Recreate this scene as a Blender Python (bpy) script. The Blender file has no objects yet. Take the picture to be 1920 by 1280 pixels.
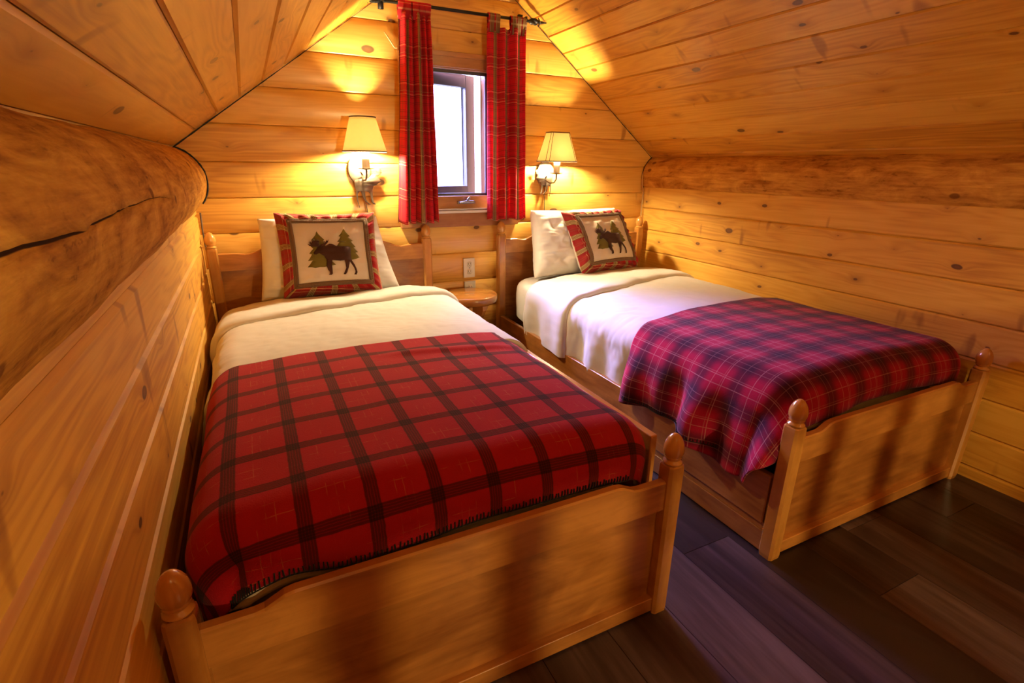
import bpy, bmesh, math, random
from mathutils import Vector, Matrix, noise
from mathutils.geometry import tessellate_polygon
random.seed(11)
S = bpy.context.scene
COL = S.collection
PI = math.pi

# ------------------------------------------------------------------ render look
S.view_settings.view_transform = 'Standard'
S.view_settings.look = 'None'
S.view_settings.gamma = 1
S.view_settings.use_curve_mapping = False
S.view_settings.exposure = 0.0

# ------------------------------------------------------------------ object helpers
def tag(o, label=None, cat=None, group=None, kind=None):
    if label: o['label'] = label
    if cat: o['category'] = cat
    if group: o['group'] = group
    if kind: o['kind'] = kind
    return o

def empty(name, loc=(0, 0, 0), label=None, cat=None, group=None, kind=None):
    o = bpy.data.objects.new(name, None)
    o.location = loc
    o.empty_display_size = .05
    COL.objects.link(o)
    return tag(o, label, cat, group, kind)

class MB:
    """collects vertices, faces and uvs; build() links them as ONE mesh object (world coordinates)"""
    def __init__(s):
        s.v = []; s.f = []; s.uv = []; s.rn = []
    def quad(s, pts, uvs=None, rn=(0, 0)):
        i = len(s.v); s.v += [tuple(p) for p in pts]
        s.f.append(tuple(range(i, i + len(pts))))
        s.uv.append(uvs or [(0, 0)] * len(pts)); s.rn.append(rn)
    def grid(s, P, U=None, closed=False, rn=(0, 0), flip=False):
        """P rows of points; faces between the rows"""
        n = len(P); m = len(P[0]); b = len(s.v)
        for r in P: s.v += [tuple(p) for p in r]
        for i in range(n - 1):
            for j in range(m if closed else m - 1):
                k = (j + 1) % m
                q = [(i, j), (i, k), (i + 1, k), (i + 1, j)]
                if flip: q.reverse()
                s.f.append(tuple(b + a * m + c for a, c in q))
                if U:
                    s.uv.append([U[a][c] if not (closed and k == 0 and c == 0) else U[a][m - 1] for a, c in q])
                else:
                    s.uv.append([(0, 0)] * 4)
                s.rn.append(rn)
    def box(s, a, b, grain=0, rn=None):
        """axis aligned box, uv u along the grain axis"""
        rn = rn or (random.random(), random.random())
        ou, ov = rn[0] * 37, rn[1] * 23
        x0, y0, z0 = [min(a[i], b[i]) for i in range(3)]; x1, y1, z1 = [max(a[i], b[i]) for i in range(3)]
        c = [(x0, y0, z0), (x1, y0, z0), (x1, y1, z0), (x0, y1, z0), (x0, y0, z1), (x1, y0, z1), (x1, y1, z1), (x0, y1, z1)]
        o = [i for i in range(3) if i != grain]
        base = len(s.v); s.v += c
        for f in ((0, 3, 2, 1), (4, 5, 6, 7), (0, 1, 5, 4), (1, 2, 6, 5), (2, 3, 7, 6), (3, 0, 4, 7)):
            s.f.append(tuple(base + i for i in f))
            s.uv.append([(c[i][grain] + ou, c[i][o[0]] + c[i][o[1]] + ov) for i in f]); s.rn.append(rn)
    def lathe(s, prof, cx, cy, seg=24, rn=(0, 0)):
        P = []; U = []
        for r, z in prof:
            P.append([(cx + r * math.cos(2 * PI * k / seg), cy + r * math.sin(2 * PI * k / seg), z) for k in range(seg)])
            U.append([(z, k / seg * .15) for k in range(seg)])
        s.grid(P, U, closed=True, rn=rn)
    def tube(s, pts, r, seg=8, cap=True):
        pts = [Vector(p) for p in pts]; P = []; n = len(pts)
        rad = r if isinstance(r, (list, tuple)) else [r] * n
        t0 = (pts[1] - pts[0]).normalized()
        ref = Vector((0, 0, 1)) if abs(t0.z) < .9 else Vector((1, 0, 0))
        x = t0.cross(ref).normalized()
        for i in range(n):
            t = (pts[min(i + 1, n - 1)] - pts[max(i - 1, 0)]).normalized()
            x = (x - t * x.dot(t)).normalized(); y = t.cross(x)
            P.append([pts[i] + (x * math.cos(2 * PI * k / seg) + y * math.sin(2 * PI * k / seg)) * rad[i] for k in range(seg)])
        s.grid(P, closed=True)
        if cap:
            s.quad(list(reversed(P[0]))); s.quad(P[-1])
    def build(s, name, mat, parent=None, smooth=True, bevel=0, solid=0, subsurf=0, weld=True, auto=None):
        me = bpy.data.meshes.new(name)
        me.from_pydata(s.v, [], s.f)
        ul = me.uv_layers.new(name='UVMap'); rl = me.uv_layers.new(name='Plank')
        k = 0
        for fi, f in enumerate(s.f):
            for j in range(len(f)):
                ul.data[k].uv = s.uv[fi][j]; rl.data[k].uv = s.rn[fi]; k += 1
        if weld:
            bm = bmesh.new(); bm.from_mesh(me)
            bmesh.ops.remove_doubles(bm, verts=bm.verts, dist=1e-5)
            bmesh.ops.recalc_face_normals(bm, faces=bm.faces) if weld == 'n' else None
            bm.to_mesh(me); bm.free()
        me.polygons.foreach_set('use_smooth', [smooth] * len(me.polygons))
        me.materials.append(mat)
        o = bpy.data.objects.new(name, me); COL.objects.link(o)
        if bevel:
            m = o.modifiers.new('Bevel', 'BEVEL'); m.width = bevel; m.segments = 2; m.limit_method = 'ANGLE'; m.angle_limit = .6
            m.harden_normals = True
        if solid:
            m = o.modifiers.new('Solid', 'SOLIDIFY'); m.thickness = abs(solid); m.offset = -1 if solid > 0 else 1
        if subsurf:
            m = o.modifiers.new('Sub', 'SUBSURF'); m.levels = subsurf; m.render_levels = subsurf
        if parent:
            o.parent = parent
            # parts are modelled in world coordinates; only the Empty at the base carries an offset
            o.matrix_parent_inverse = Matrix.Translation(-parent.location) if parent.type == 'EMPTY' else Matrix()
        return o

def ss(a, b, x):
    t = max(0, min(1, (x - a) / (b - a))) if a != b else (1 if x > a else 0)
    return t * t * (3 - 2 * t)
def lerp(a, b, t): return a + (b - a) * t
def nz(x, y, z=0, sc=1): return noise.noise(Vector((x * sc, y * sc, z * sc)))

# ------------------------------------------------------------------ node helpers
class NT:
    def __init__(s, name):
        s.m = bpy.data.materials.new(name); s.m.use_nodes = True
        s.t = s.m.node_tree; s.t.nodes.clear()
        s.out = s.t.nodes.new('ShaderNodeOutputMaterial')
    def n(s, typ, **kw):
        nd = s.t.nodes.new(typ)
        for k, v in kw.items(): setattr(nd, k, v)
        return nd
    def set(s, sock, v):
        if hasattr(v, 'is_output') or isinstance(v, bpy.types.NodeSocket): s.t.links.new(v, sock)
        elif isinstance(v, (tuple, list)) and sock.type == 'RGBA' and len(v) == 3: sock.default_value = (*v, 1)
        else: sock.default_value = v
    def m_(s, op, a, b=None, c=None, clamp=False):
        nd = s.n('ShaderNodeMath', operation=op); nd.use_clamp = clamp
        s.set(nd.inputs[0], a)
        if b is not None: s.set(nd.inputs[1], b)
        if c is not None: s.set(nd.inputs[2], c)
        return nd.outputs[0]
    def add(s, a, b): return s.m_('ADD', a, b)
    def sub(s, a, b): return s.m_('SUBTRACT', a, b)
    def mul(s, a, b): return s.m_('MULTIPLY', a, b)
    def sstep(s, x, a, b, lo=0., hi=1.):
        nd = s.n('ShaderNodeMapRange', interpolation_type='SMOOTHSTEP')
        s.set(nd.inputs[0], x); s.set(nd.inputs[1], a); s.set(nd.inputs[2], b); s.set(nd.inputs[3], lo); s.set(nd.inputs[4], hi)
        return nd.outputs[0]
    def comb(s, x, y, z=0.):
        nd = s.n('ShaderNodeCombineXYZ'); s.set(nd.inputs[0], x); s.set(nd.inputs[1], y); s.set(nd.inputs[2], z); return nd.outputs[0]
    def sep(s, v):
        nd = s.n('ShaderNodeSeparateXYZ'); s.set(nd.inputs[0], v); return nd.outputs
    def uv(s, name='UVMap'):
        nd = s.n('ShaderNodeUVMap'); nd.uv_map = name; return s.sep(nd.outputs[0])
    def obj(s): return s.n('ShaderNodeTexCoord').outputs['Object']
    def noise(s, vec, scale=1., detail=2., rough=.5, dist=0.):
        nd = s.n('ShaderNodeTexNoise'); s.set(nd.inputs['Vector'], vec); nd.inputs['Scale'].default_value = scale
        nd.inputs['Detail'].default_value = detail; nd.inputs['Roughness'].default_value = rough; nd.inputs['Distortion'].default_value = dist
        return nd.outputs[0]
    def mix(s, f, a, b, mode='MIX'):
        nd = s.n('ShaderNodeMix', data_type='RGBA', blend_type=mode)
        s.set(nd.inputs[0], f); s.set(nd.inputs[6], a); s.set(nd.inputs[7], b); return nd.outputs[2]
    def ramp(s, f, stops):
        nd = s.n('ShaderNodeValToRGB'); e = nd.color_ramp.elements
        while len(e) < len(stops): e.new(.5)
        for i, (p, c) in enumerate(stops): e[i].position = p; e[i].color = (*c, 1)
        s.set(nd.inputs[0], f); return nd.outputs[0]
    def bump(s, h, strength=.3, dist=.005):
        nd = s.n('ShaderNodeBump'); nd.inputs['Strength'].default_value = strength; nd.inputs['Distance'].default_value = dist
        s.set(nd.inputs['Height'], h); return nd.outputs[0]
    def pbr(s, col, rough=.5, normal=None, metal=0., coat=0., coat_rough=.15, sheen=0., spec=.5, sss=0.):
        b = s.n('ShaderNodeBsdfPrincipled')
        s.set(b.inputs['Base Color'], col); s.set(b.inputs['Roughness'], rough); s.set(b.inputs['Metallic'], metal)
        s.set(b.inputs['Coat Weight'], coat); b.inputs['Coat Roughness'].default_value = coat_rough
        b.inputs['Sheen Weight'].default_value = sheen; s.set(b.inputs['Specular IOR Level'], spec)
        if normal is not None: s.set(b.inputs['Normal'], normal)
        s.t.links.new(b.outputs[0], s.out.inputs[0]); s.b = b
        return s.m

def pine(name, light, mid, dark, knot=(.10, .035, .008), density=.5, ku=3.6, kv=6.5, rough=.42, coat=.14, var=.3, rust=0.):
    n = NT(name)
    u, v, _ = n.uv(); r1, r2, _ = n.uv('Plank')
    # knots: one per voronoi cell, some cells empty
    wob = n.noise(n.comb(n.mul(u, 9.), n.mul(v, 9.)), 1., 2.)
    ku_ = n.mul(u, ku); kv_ = n.add(n.mul(v, kv), n.mul(n.sub(wob, .5), .10))
    vo = n.n('ShaderNodeTexVoronoi', voronoi_dimensions='2D', feature='F1')
    n.set(vo.inputs['Vector'], n.comb(ku_, kv_)); vo.inputs['Scale'].default_value = 1.
    d = vo.outputs['Distance']; c = n.sep(vo.outputs['Color'])
    has = n.sstep(c[0], 1 - density, 1 - density + .02)
    size = n.add(.014, n.mul(n.mul(c[1], c[1]), .085))
    core = n.mul(n.sstep(d, size, n.mul(size, .65), 0., 1.), has)
    core = n.mul(n.sstep(n.sub(size, d), 0., .02), has)
    halo = n.mul(n.m_('POWER', n.m_('MAXIMUM', n.sub(1., n.mul(d, 4.)), 0.), 2.), has)
    # grain bends round the knots
    bend = n.mul(n.mul(halo, has), .35)
    g1 = n.noise(n.comb(n.mul(u, .9), n.add(n.mul(v, 9.), bend)), 1., 2.)
    rings = n.m_('SINE', n.mul(g1, 75.))
    g2 = n.noise(n.comb(n.mul(u, 3.), n.add(n.mul(v, 130.), n.mul(bend, 10.))), 1., 3., .6)
    g3 = n.noise(n.comb(n.mul(u, 1.3), n.mul(v, 4.)), 1., 2.)
    f = n.add(n.mul(rings, .10), n.add(n.mul(n.sub(g2, .5), .55), n.mul(n.sub(g3, .5), .8)))
    f = n.add(.45, n.add(n.mul(f, 1.35), n.mul(n.sub(r1, .5), var * 2)))
    col = n.ramp(f, [(0., light), (.5, mid), (1., dark)])
    hal = n.mul(halo, n.add(.25, n.mul(c[2], .55)))
    col = n.mix(hal, col, (dark[0] * .6, dark[1] * .45, dark[2] * .4))
    # short resin streaks / rays beside the knots
    st = n.noise(n.comb(n.mul(u, 11.), n.mul(v, 3.2)), 1., 2., .5)
    st = n.mul(n.sstep(st, .645, .74), .62)
    col = n.mix(st, col, (dark[0] * .5, dark[1] * .36, dark[2] * .3))
    kcol = n.mix(n.sstep(d, n.mul(size, .7), n.mul(size, .2)), knot, (knot[0] * 1.5, knot[1] * 1.5, knot[2] * 1.4))
    col = n.mix(n.mul(core, .9), col, kcol)
    h = n.add(n.mul(g2, .3), n.mul(core, .4))
    return n.pbr(col, rough, n.bump(h, .12, .002), coat=coat, coat_rough=.2)

def lacquer(name, a, b, rough=.3, coat=.5, blotch=4.):
    n = NT(name); u, v, _ = n.uv(); r1, r2, _ = n.uv('Plank')
    g = n.noise(n.comb(n.mul(u, 3.), n.mul(v, 60.)), 1., 3., .6)
    bl = n.noise(n.comb(n.mul(u, blotch), n.mul(v, blotch * 2.)), 1., 4., .6, 1.)
    f = n.add(n.mul(g, .35), n.add(n.mul(bl, .75), n.mul(n.sub(r1, .5), .25)))
    col = n.ramp(f, [(.38, a), (.75, b)])
    return n.pbr(col, rough, n.bump(g, .05, .001), coat=coat, coat_rough=.12)

def cloth(name, col, bump_scale=900., rough=.9, sheen=.2, var=.05, wr=.0):
    n = NT(name); o = n.obj()
    a = n.noise(o, bump_scale, 1.); b = n.noise(o, 14., 3.)
    c = n.mix(n.mul(n.sub(b, .4), var * 4), col, tuple(x * .8 for x in col))
    return n.pbr(c, rough, n.bump(n.add(n.mul(a, .5), n.mul(b, wr)), .15, .002), sheen=sheen, spec=.2)

def plain(name, col, rough=.5, metal=0., coat=0.):
    return NT(name).pbr(col, rough, metal=metal, coat=coat)

def pulse(n, x, period, centre, half, soft):
    """1 inside a stripe of half-width `half` repeating every `period`"""
    t = n.m_('FLOORED_MODULO', n.add(x, period * 50.5 - centre), period)
    d = n.m_('ABSOLUTE', n.sub(t, period * .5))
    return n.sstep(d, half - soft, half + soft, 1., 0.)

# ------------------------------------------------------------------ materials
W1 = pine('pine_wall', (.80, .455, .075), (.71, .36, .045), (.49, .20, .020), density=.7, coat=.0, rough=.6)
W2 = pine('pine_ceiling', (.79, .435, .066), (.69, .335, .039), (.47, .185, .018), density=.78, ku=3.0, kv=6., rough=.34, coat=.22)
W3 = pine('pine_siding', (.83, .48, .105), (.74, .385, .068), (.51, .21, .03), density=.78, ku=2.8, kv=5., rough=.36, coat=.3, var=.26)
def log_material():
    n = NT('peeled_log'); u, v, _ = n.uv(); r1, r2, _ = n.uv('Plank')
    vec = n.comb(n.mul(u, 1.), n.mul(v, 1.))
    g = n.noise(n.comb(n.mul(u, 7.), n.mul(v, 70.)), 1., 4., .65)
    p = n.noise(n.comb(n.mul(u, 6.), n.mul(v, 14.)), 1., 5., .65, .8)
    sp = n.noise(n.comb(n.mul(u, 28.), n.mul(v, 60.)), 1., 3., .6)
    vo = n.n('ShaderNodeTexVoronoi', voronoi_dimensions='2D'); n.set(vo.inputs['Vector'], n.comb(n.mul(u, 4.), n.mul(v, 6.5)))
    vo.inputs['Scale'].default_value = 1.
    c = n.sep(vo.outputs['Color']); k = n.mul(n.sstep(vo.outputs['Distance'], .085, .05), n.sstep(c[0], .55, .57))
    f = n.add(n.mul(g, .4), n.mul(p, .7))
    col = n.ramp(f, [(.38, (.74, .40, .075)), (.54, (.54, .25, .042)), (.72, (.27, .095, .015))])
    col = n.mix(n.mul(n.sstep(sp, .56, .68), n.mul(n.sstep(p, .46, .62), .7)), col, (.17, .06, .012))
    col = n.mix(n.mul(k, .8), col, (.15, .05, .012))
    dep = n.sstep(r1, .03, .30)
    col = n.mix(dep, col, (.05, .018, .005))
    h = n.add(n.mul(p, .6), n.add(n.mul(g, .3), n.mul(sp, .25)))
    return n.pbr(col, .75, n.bump(h, .6, .008), coat=0., spec=.06)
LOG = log_material()
BED = lacquer('maple_lacquer', (.54, .225, .048), (.26, .085, .014))
POST = lacquer('maple_post', (.62, .285, .06), (.37, .135, .023), rough=.22, coat=.9)
CAS = lacquer('window_wood', (.50, .22, .07), (.30, .11, .03), rough=.3, coat=.5)
STOOLM = lacquer('stool_wood', (.42, .17, .035), (.22, .07, .012), rough=.25, coat=.6)
BLACKCORD = plain('dark_chinking', (.012, .010, .008), .8)
IRON = plain('black_iron', (.018, .016, .015), .45, .6)
def floor_material():
    n = NT('floor_planks'); u, v, _ = n.uv(); r1, r2, _ = n.uv('Plank')
    g = n.noise(n.comb(n.mul(u, 2.2), n.mul(v, 38.)), 1., 4., .65)
    p = n.noise(n.comb(n.mul(u, 1.1), n.mul(v, 7.)), 1., 4., .6, .7)
    f = n.add(n.mul(g, .5), n.add(n.mul(p, .75), n.mul(n.sub(r1, .5), .45)))
    col = n.ramp(f, [(.30, (.125, .078, .074)), (.55, (.055, .030, .027)), (.78, (.018, .008, .006))])
    return n.pbr(col, n.add(.33, n.mul(g, .15)), n.bump(g, .1, .001), spec=.45)
FLOOR = floor_material()
SHEET = cloth('white_sheet', (.74, .71, .67), wr=.6)
DUVETM = cloth('cream_duvet', (.66, .615, .555), wr=.8)
PILM = cloth('white_pillowcase', (.76, .72, .68), wr=.6)
CUSHM = cloth('cream_canvas', (.66, .55, .44), 700.)
BRAID = cloth('brown_braid', (.16, .085, .04), 300., var=.3)
SHERPA = cloth('sherpa_lining', (.62, .50, .36), 220., wr=1.)
THREAD = cloth('black_thread', (.012, .008, .008))
MOOSE = cloth('brown_applique', (.055, .018, .010), var=.3)
TREE = cloth('olive_applique', (.16, .12, .018), var=.25)
def lines(n, x, spec, period):
    """largest of several stripes (centre, half, soft, weight)"""
    r = None
    for c, h, s_, w in spec:
        p = n.mul(pulse(n, x, period, c, h, s_), w)
        r = p if r is None else n.m_('MAXIMUM', r, p)
    return r
def blanket_windowpane():
    n = NT('red_windowpane_wool'); u, v, _ = n.uv()
    o = n.obj(); fz = n.noise(o, 420., 2.); wob = n.mul(n.sub(n.noise(o, 60., 2.), .5), .003)
    u = n.add(u, wob); v = n.add(v, wob)
    P = .1225
    band = [(0, .0135, .0012, 1.)]
    gap = [(-.0072, .0007, .0006, .7), (-.0022, .0007, .0006, .7), (.0035, .0007, .0006, .7), (.0085, .0007, .0006, .6)]
    bu = n.sub(lines(n, u, band, P), n.mul(lines(n, u, gap, P), .55)); bv = n.sub(lines(n, v, band, P), n.mul(lines(n, v, gap, P), .55))
    mott = n.noise(o, 9., 3.)
    red = n.mix(n.mul(fz, .5), (.45, .012, .022), (.32, .008, .014))
    red = n.mix(n.mul(n.sstep(mott, .4, .7), .35), red, (.42, .022, .02))
    tint = n.mul(n.m_('MAXIMUM', lines(n, u, [(.045, .0008, .0006, 1.), (.061, .0008, .0006, .8), (.077, .0008, .0006, 1.)], P),
                      lines(n, v, [(.047, .0008, .0006, 1.), (.073, .0008, .0006, 1.)], P)), n.sstep(n.noise(o, 25., 2.), .48, .68))
    col = n.mix(n.mul(tint, .5), red, (.52, .16, .07))
    col = n.mix(n.mul(bu, .76), col, (.026, .012, .006))
    col = n.mix(n.mul(bv, .72), col, (.014, .010, .005))
    return n.pbr(col, .95, n.bump(fz, .35, .003), sheen=.08, spec=.08)
def blanket_tartan():
    n = NT('red_tartan_wool'); u, v, _ = n.uv()
    o = n.obj(); fz = n.noise(o, 420., 2.)
    P = .139
    bu = lines(n, u, [(0, .026, .016, 1.)], P); bv = lines(n, v, [(0, .026, .016, 1.)], P)
    lu = lines(n, u, [(-.012, .0009, .0007, .5), (.006, .0009, .0007, .5), (.052, .0010, .0007, 1.), (.079, .0010, .0007, 1.), (.085, .0009, .0007, .6)], P)
    lv = lines(n, v, [(.0, .0009, .0007, .5), (.050, .0010, .0007, 1.), (.057, .0009, .0007, .5), (.088, .0010, .0007, 1.)], P)
    col = n.mix(n.mul(fz, .5), (.43, .010, .048), (.30, .006, .030))
    col = n.mix(n.mul(bu, .66), col, (.020, .010, .022))
    col = n.mix(n.mul(bv, .68), col, (.013, .009, .020))
    col = n.mix(n.mul(n.m_('MAXIMUM', lu, lv), .45), col, (.68, .34, .30))
    return n.pbr(col, .95, n.bump(fz, .35, .003), sheen=.08, spec=.08)
BLK_A = blanket_windowpane(); BLK_B = blanket_tartan()
def curtain_plaid(name, P=.165, trans=.25, base_a=(.80, .028, .050), base_b=(.66, .016, .035)):
    n = NT(name); u, v, _ = n.uv()
    fz = n.noise(n.obj(), 600., 1.)
    base = n.mix(n.mul(fz, .4), base_a, base_b)
    du = lines(n, u, [(.0, .0165, .0015, .85), (.046, .0010, .0006, .6), (-.046, .0010, .0006, .6)], P)
    dv = lines(n, v, [(.0, .018, .003, .30), (.030, .0013, .0006, .7), (-.030, .0013, .0006, .7), (.038, .0010, .0006, .6), (-.038, .0010, .0006, .6), (.060, .0010, .0006, .6), (-.060, .0010, .0006, .6), (.068, .0008, .0006, .5), (-.068, .0008, .0006, .5)], .165)
    col = n.mix(du, base, (.19, .135, .04)); col = n.mix(dv, col, (.10, .03, .02))
    yl = lines(n, u, [(.011, .0010, .0006, 1.), (-.011, .0010, .0006, 1.), (.004, .0009, .0005, .7), (-.004, .0009, .0005, .7)], P)
    yl2 = lines(n, v, [(.023, .0010, .0006, .8), (-.023, .0010, .0006, .8), (.009, .0008, .0005, .5)], .165)
    col = n.mix(n.mul(n.m_('MAXIMUM', yl, yl2), .75), col, (.80, .62, .30))
    m = n.pbr(col, .85, n.bump(fz, .2, .001), sheen=.1, spec=.15)
    tr = n.n('ShaderNodeBsdfTranslucent'); n.set(tr.inputs[0], col)
    mx = n.n('ShaderNodeMixShader'); mx.inputs[0].default_value = trans
    n.t.links.new(n.b.outputs[0], mx.inputs[1]); n.t.links.new(tr.outputs[0], mx.inputs[2]); n.t.links.new(mx.outputs[0], n.out.inputs[0])
    return m
CURT = curtain_plaid('red_curtain_plaid', .142, .42)
PLAIDB = curtain_plaid('cushion_plaid', .105, 0., (.36, .012, .018), (.25, .008, .012))
def shade_material():
    n = NT('parchment_shade')
    d = n.n('ShaderNodeBsdfDiffuse'); d.inputs[0].default_value = (.84, .72, .46, 1)
    t = n.n('ShaderNodeBsdfTranslucent'); t.inputs[0].default_value = (.85, .70, .42, 1)
    mx = n.n('ShaderNodeMixShader'); mx.inputs[0].default_value = .48
    n.t.links.new(d.outputs[0], mx.inputs[1]); n.t.links.new(t.outputs[0], mx.inputs[2]); n.t.links.new(mx.outputs[0], n.out.inputs[0])
    return n.m
SHADE = shade_material()
TRIMM = cloth('dark_trim_ribbon', (.10, .055, .02))
SLEEVE = plain('ivory_sleeve', (.85, .80, .68), .5)
METAL = plain('antique_sconce_metal', (.20, .15, .10), .6, .1)
MOOSEMETAL = plain('tan_cutout_metal', (.115, .080, .052), .6, .1)
DARKMETAL = plain('bronze_arm', (.16, .10, .06), .4, .6)
PLATE = plain('white_plastic', (.80, .76, .70), .35)
SLOT = plain('socket_slots', (.10, .08, .07), .6)
STEEL = plain('crank_metal', (.30, .30, .33), .25, .9)
SASHM = plain('grey_white_sash', (.07, .07, .085), .45)
STRIPM = plain('weather_strip', (.78, .76, .74), .4)
CABLEM = plain('tan_cable', (.45, .27, .10), .6)
CORDM = plain('brown_cord', (.10, .055, .03), .6)
def glass_material():
    n = NT('window_glass')
    t = n.n('ShaderNodeBsdfTransparent'); t.inputs[0].default_value = (.96, .98, .98, 1)
    g = n.n('ShaderNodeBsdfGlossy'); g.inputs['Roughness'].default_value = .02
    mx = n.n('ShaderNodeMixShader'); mx.inputs[0].default_value = .05
    n.t.links.new(t.outputs[0], mx.inputs[1]); n.t.links.new(g.outputs[0], mx.inputs[2]); n.t.links.new(mx.outputs[0], n.out.inputs[0])
    return n.m
GLASS = glass_material()
def bulb_material():
    n = NT('lit_bulb'); e = n.n('ShaderNodeEmission'); e.inputs[0].default_value = (1, .82, .48, 1); e.inputs[1].default_value = 3000
    n.t.links.new(e.outputs[0], n.out.inputs[0]); return n.m
BULB = bulb_material()

# ------------------------------------------------------------------ room shell
YB = -4.7                                   # wall behind the camera
LX, LZ, LS = -.0879, 1.1865, .725            # eave and slope of the left roof side
RX, RZ, RS = 2.6016, 1.1865, .7555
RIDX = (RZ - LZ + RS * RX + LS * LX) / (LS + RS); RIDZ = LZ + LS * (RIDX - LX)
def struct(o): o['kind'] = 'structure'; return o

def boards(mb, org, along, across, normal, edges, length, groove=.006, depth=.006, cols=1, bulge=0, xr=None):
    """tongue and groove boards: profile across each board, extruded along"""
    org, along, across, normal = map(Vector, (org, along, across, normal))
    for a, b in zip(edges[:-1], edges[1:]):
        rn = (random.random(), random.random()); ou, ov = rn[0] * 41, rn[1] * 29
        w = b - a
        if bulge:
            prof = []
            for k in range(11):
                t = [0, .012, .04, .1, .22, .5, .78, .9, .96, .988, 1][k]; h = bulge * (1 - abs(2 * t - 1) ** 2.4) - (.008 if k in (0, 10) else 0)
                prof.append((a + w * t, h))
        else:
            prof = [(a, -depth * 2), (a + .0008, -depth), (a + groove, 0), (b - groove, 0), (b - .0008, -depth), (b, -depth * 2)]
        P, U = [], []
        for c, h in prof:
            l0, l1 = (0, length) if xr is None else xr(c)
            if l1 <= l0: l1 = l0 + 1e-4
            P.append([org + along * (l0 + (l1 - l0) * k / cols) + across * c + normal * h for k in range(cols + 1)])
            U.append([(l0 + (l1 - l0) * k / cols + ou, c - a + ov) for k in range(cols + 1)])
        mb.grid(P, U, rn=rn)

# floor
mb = MB()
w = .1895; x0 = .863 - 7 * w
known = {9: -1.905, 11: -2.266}
for i in range(20):
    xa = x0 + i * w
    y = known.get(i, -random.uniform(.1, 1.3)); cuts = [y]
    while cuts[-1] > YB - .2: cuts.append(cuts[-1] - 1.22)
    while cuts[0] < .3: cuts.insert(0, cuts[0] + 1.22)
    for ya, yb in zip(cuts[:-1], cuts[1:]):
        ya = min(ya, .2)
        if ya <= yb: continue
        rn = (random.random(), random.random()); ou, ov = rn[0] * 41, rn[1] * 29
        g = .0012
        pts = [(xa, yb, -.0015), (xa + g, yb + g, 0), (xa + w - g, yb + g, 0), (xa + w, yb, -.0015)]
        P = [[(xa, yb, -.002), (xa, ya, -.002)], [(xa + g, yb, 0), (xa + g, ya, 0)], [(xa + w - g, yb, 0), (xa + w - g, ya, 0)], [(xa + w, yb, -.002), (xa + w, ya, -.002)]]
        P = [[(xa, yb, -.002), (xa, yb + g, -.002), (xa, ya - g, -.002), (xa, ya, -.002)],
             [(xa + g, yb, -.002), (xa + g, yb + g, 0), (xa + g, ya - g, 0), (xa + g, ya, -.002)],
             [(xa + w - g, yb, -.002), (xa + w - g, yb + g, 0), (xa + w - g, ya - g, 0), (xa + w - g, ya, -.002)],
             [(xa + w, yb, -.002), (xa + w, yb + g, -.002), (xa + w, ya - g, -.002), (xa + w, ya, -.002)]]
        U = [[(p[1] + ou, p[0] - xa + ov) for p in r] for r in P]
        mb.grid(P, U, rn=rn)
struct(mb.build('floor', FLOOR, smooth=False, weld=False))

# back wall: rounded log siding, left out round the window
def span(z):
    l = -.22 if z < LZ else LX + (z - LZ) / LS - .03
    r = 2.82 if z < RZ else RX - (z - RZ) / RS + .03
    return l, r
ed = [.966 + .162 * k for k in range(-6, 9)]
WL, WR = .955, 1.565                        # siding stops behind the window casing
mb = MB()
for a, b in zip(ed[:-1], ed[1:]):
    if .80 <= a and b <= 1.62:
        parts = [lambda z: (span(z)[0], min(WL, span(z)[1])), lambda z: (max(WR, span(z)[0]), span(z)[1])]
    else:
        parts = [span]
    for f in parts:
        boards(mb, (0, 0, 0), (1, 0, 0), (0, 0, 1), (0, -1, 0), [a, b], 0, bulge=.010, xr=f, cols=1)
struct(mb.build('wall_back', W3, smooth=True, weld=False))

# right and left half walls
mb = MB(); eR = [.183 + .1376 * k for k in range(-2, 7)]
boards(mb, (2.5436, .03, 0), (0, -1, 0), (0, 0, 1), (-1, 0, 0), eR, 4.8, .007, .006)
struct(mb.build('wall_right', W1, smooth=False, weld=False))
mb = MB(); eL = [.629 + .1305 * k for k in range(-6, 4)]
boards(mb, (-.0387, .03, 0), (0, -1, 0), (0, 0, 1), (1, 0, 0), eL, 4.8, .009, .009)
struct(mb.build('wall_left', W1, smooth=False, weld=False))

# sloping ceilings
for nm, ox, oz, sx, sl, offs in (('ceiling_left', LX, LZ, 1, LS, 0.), ('ceiling_right', RX, RZ, -1, RS, .0375)):
    L = math.hypot(1, sl); ac = (sx / L, 0, sl / L); nor = (sx * sl / L, 0, -1 / L)
    total = (RIDX - ox) * sx * L
    e = [-.085] + [offs + .1228 * k for k in range(0, 30) if -.05 < offs + .1228 * k < total - .03] + [total]
    mb = MB(); boards(mb, (ox, .03, oz), (0, -1, 0), ac, nor, e, 4.8, .007 if sx > 0 else .0055, .007 if sx > 0 else .006)
    struct(mb.build(nm, W2, smooth=False, weld=False))

# front gable behind the camera
mb = MB()
boards(mb, (0, YB, 0), (1, 0, 0), (0, 0, 1), (0, 1, 0), ed, 0, bulge=.015, xr=span)
struct(mb.build('wall_front', W3, smooth=True, weld=False))

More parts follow.
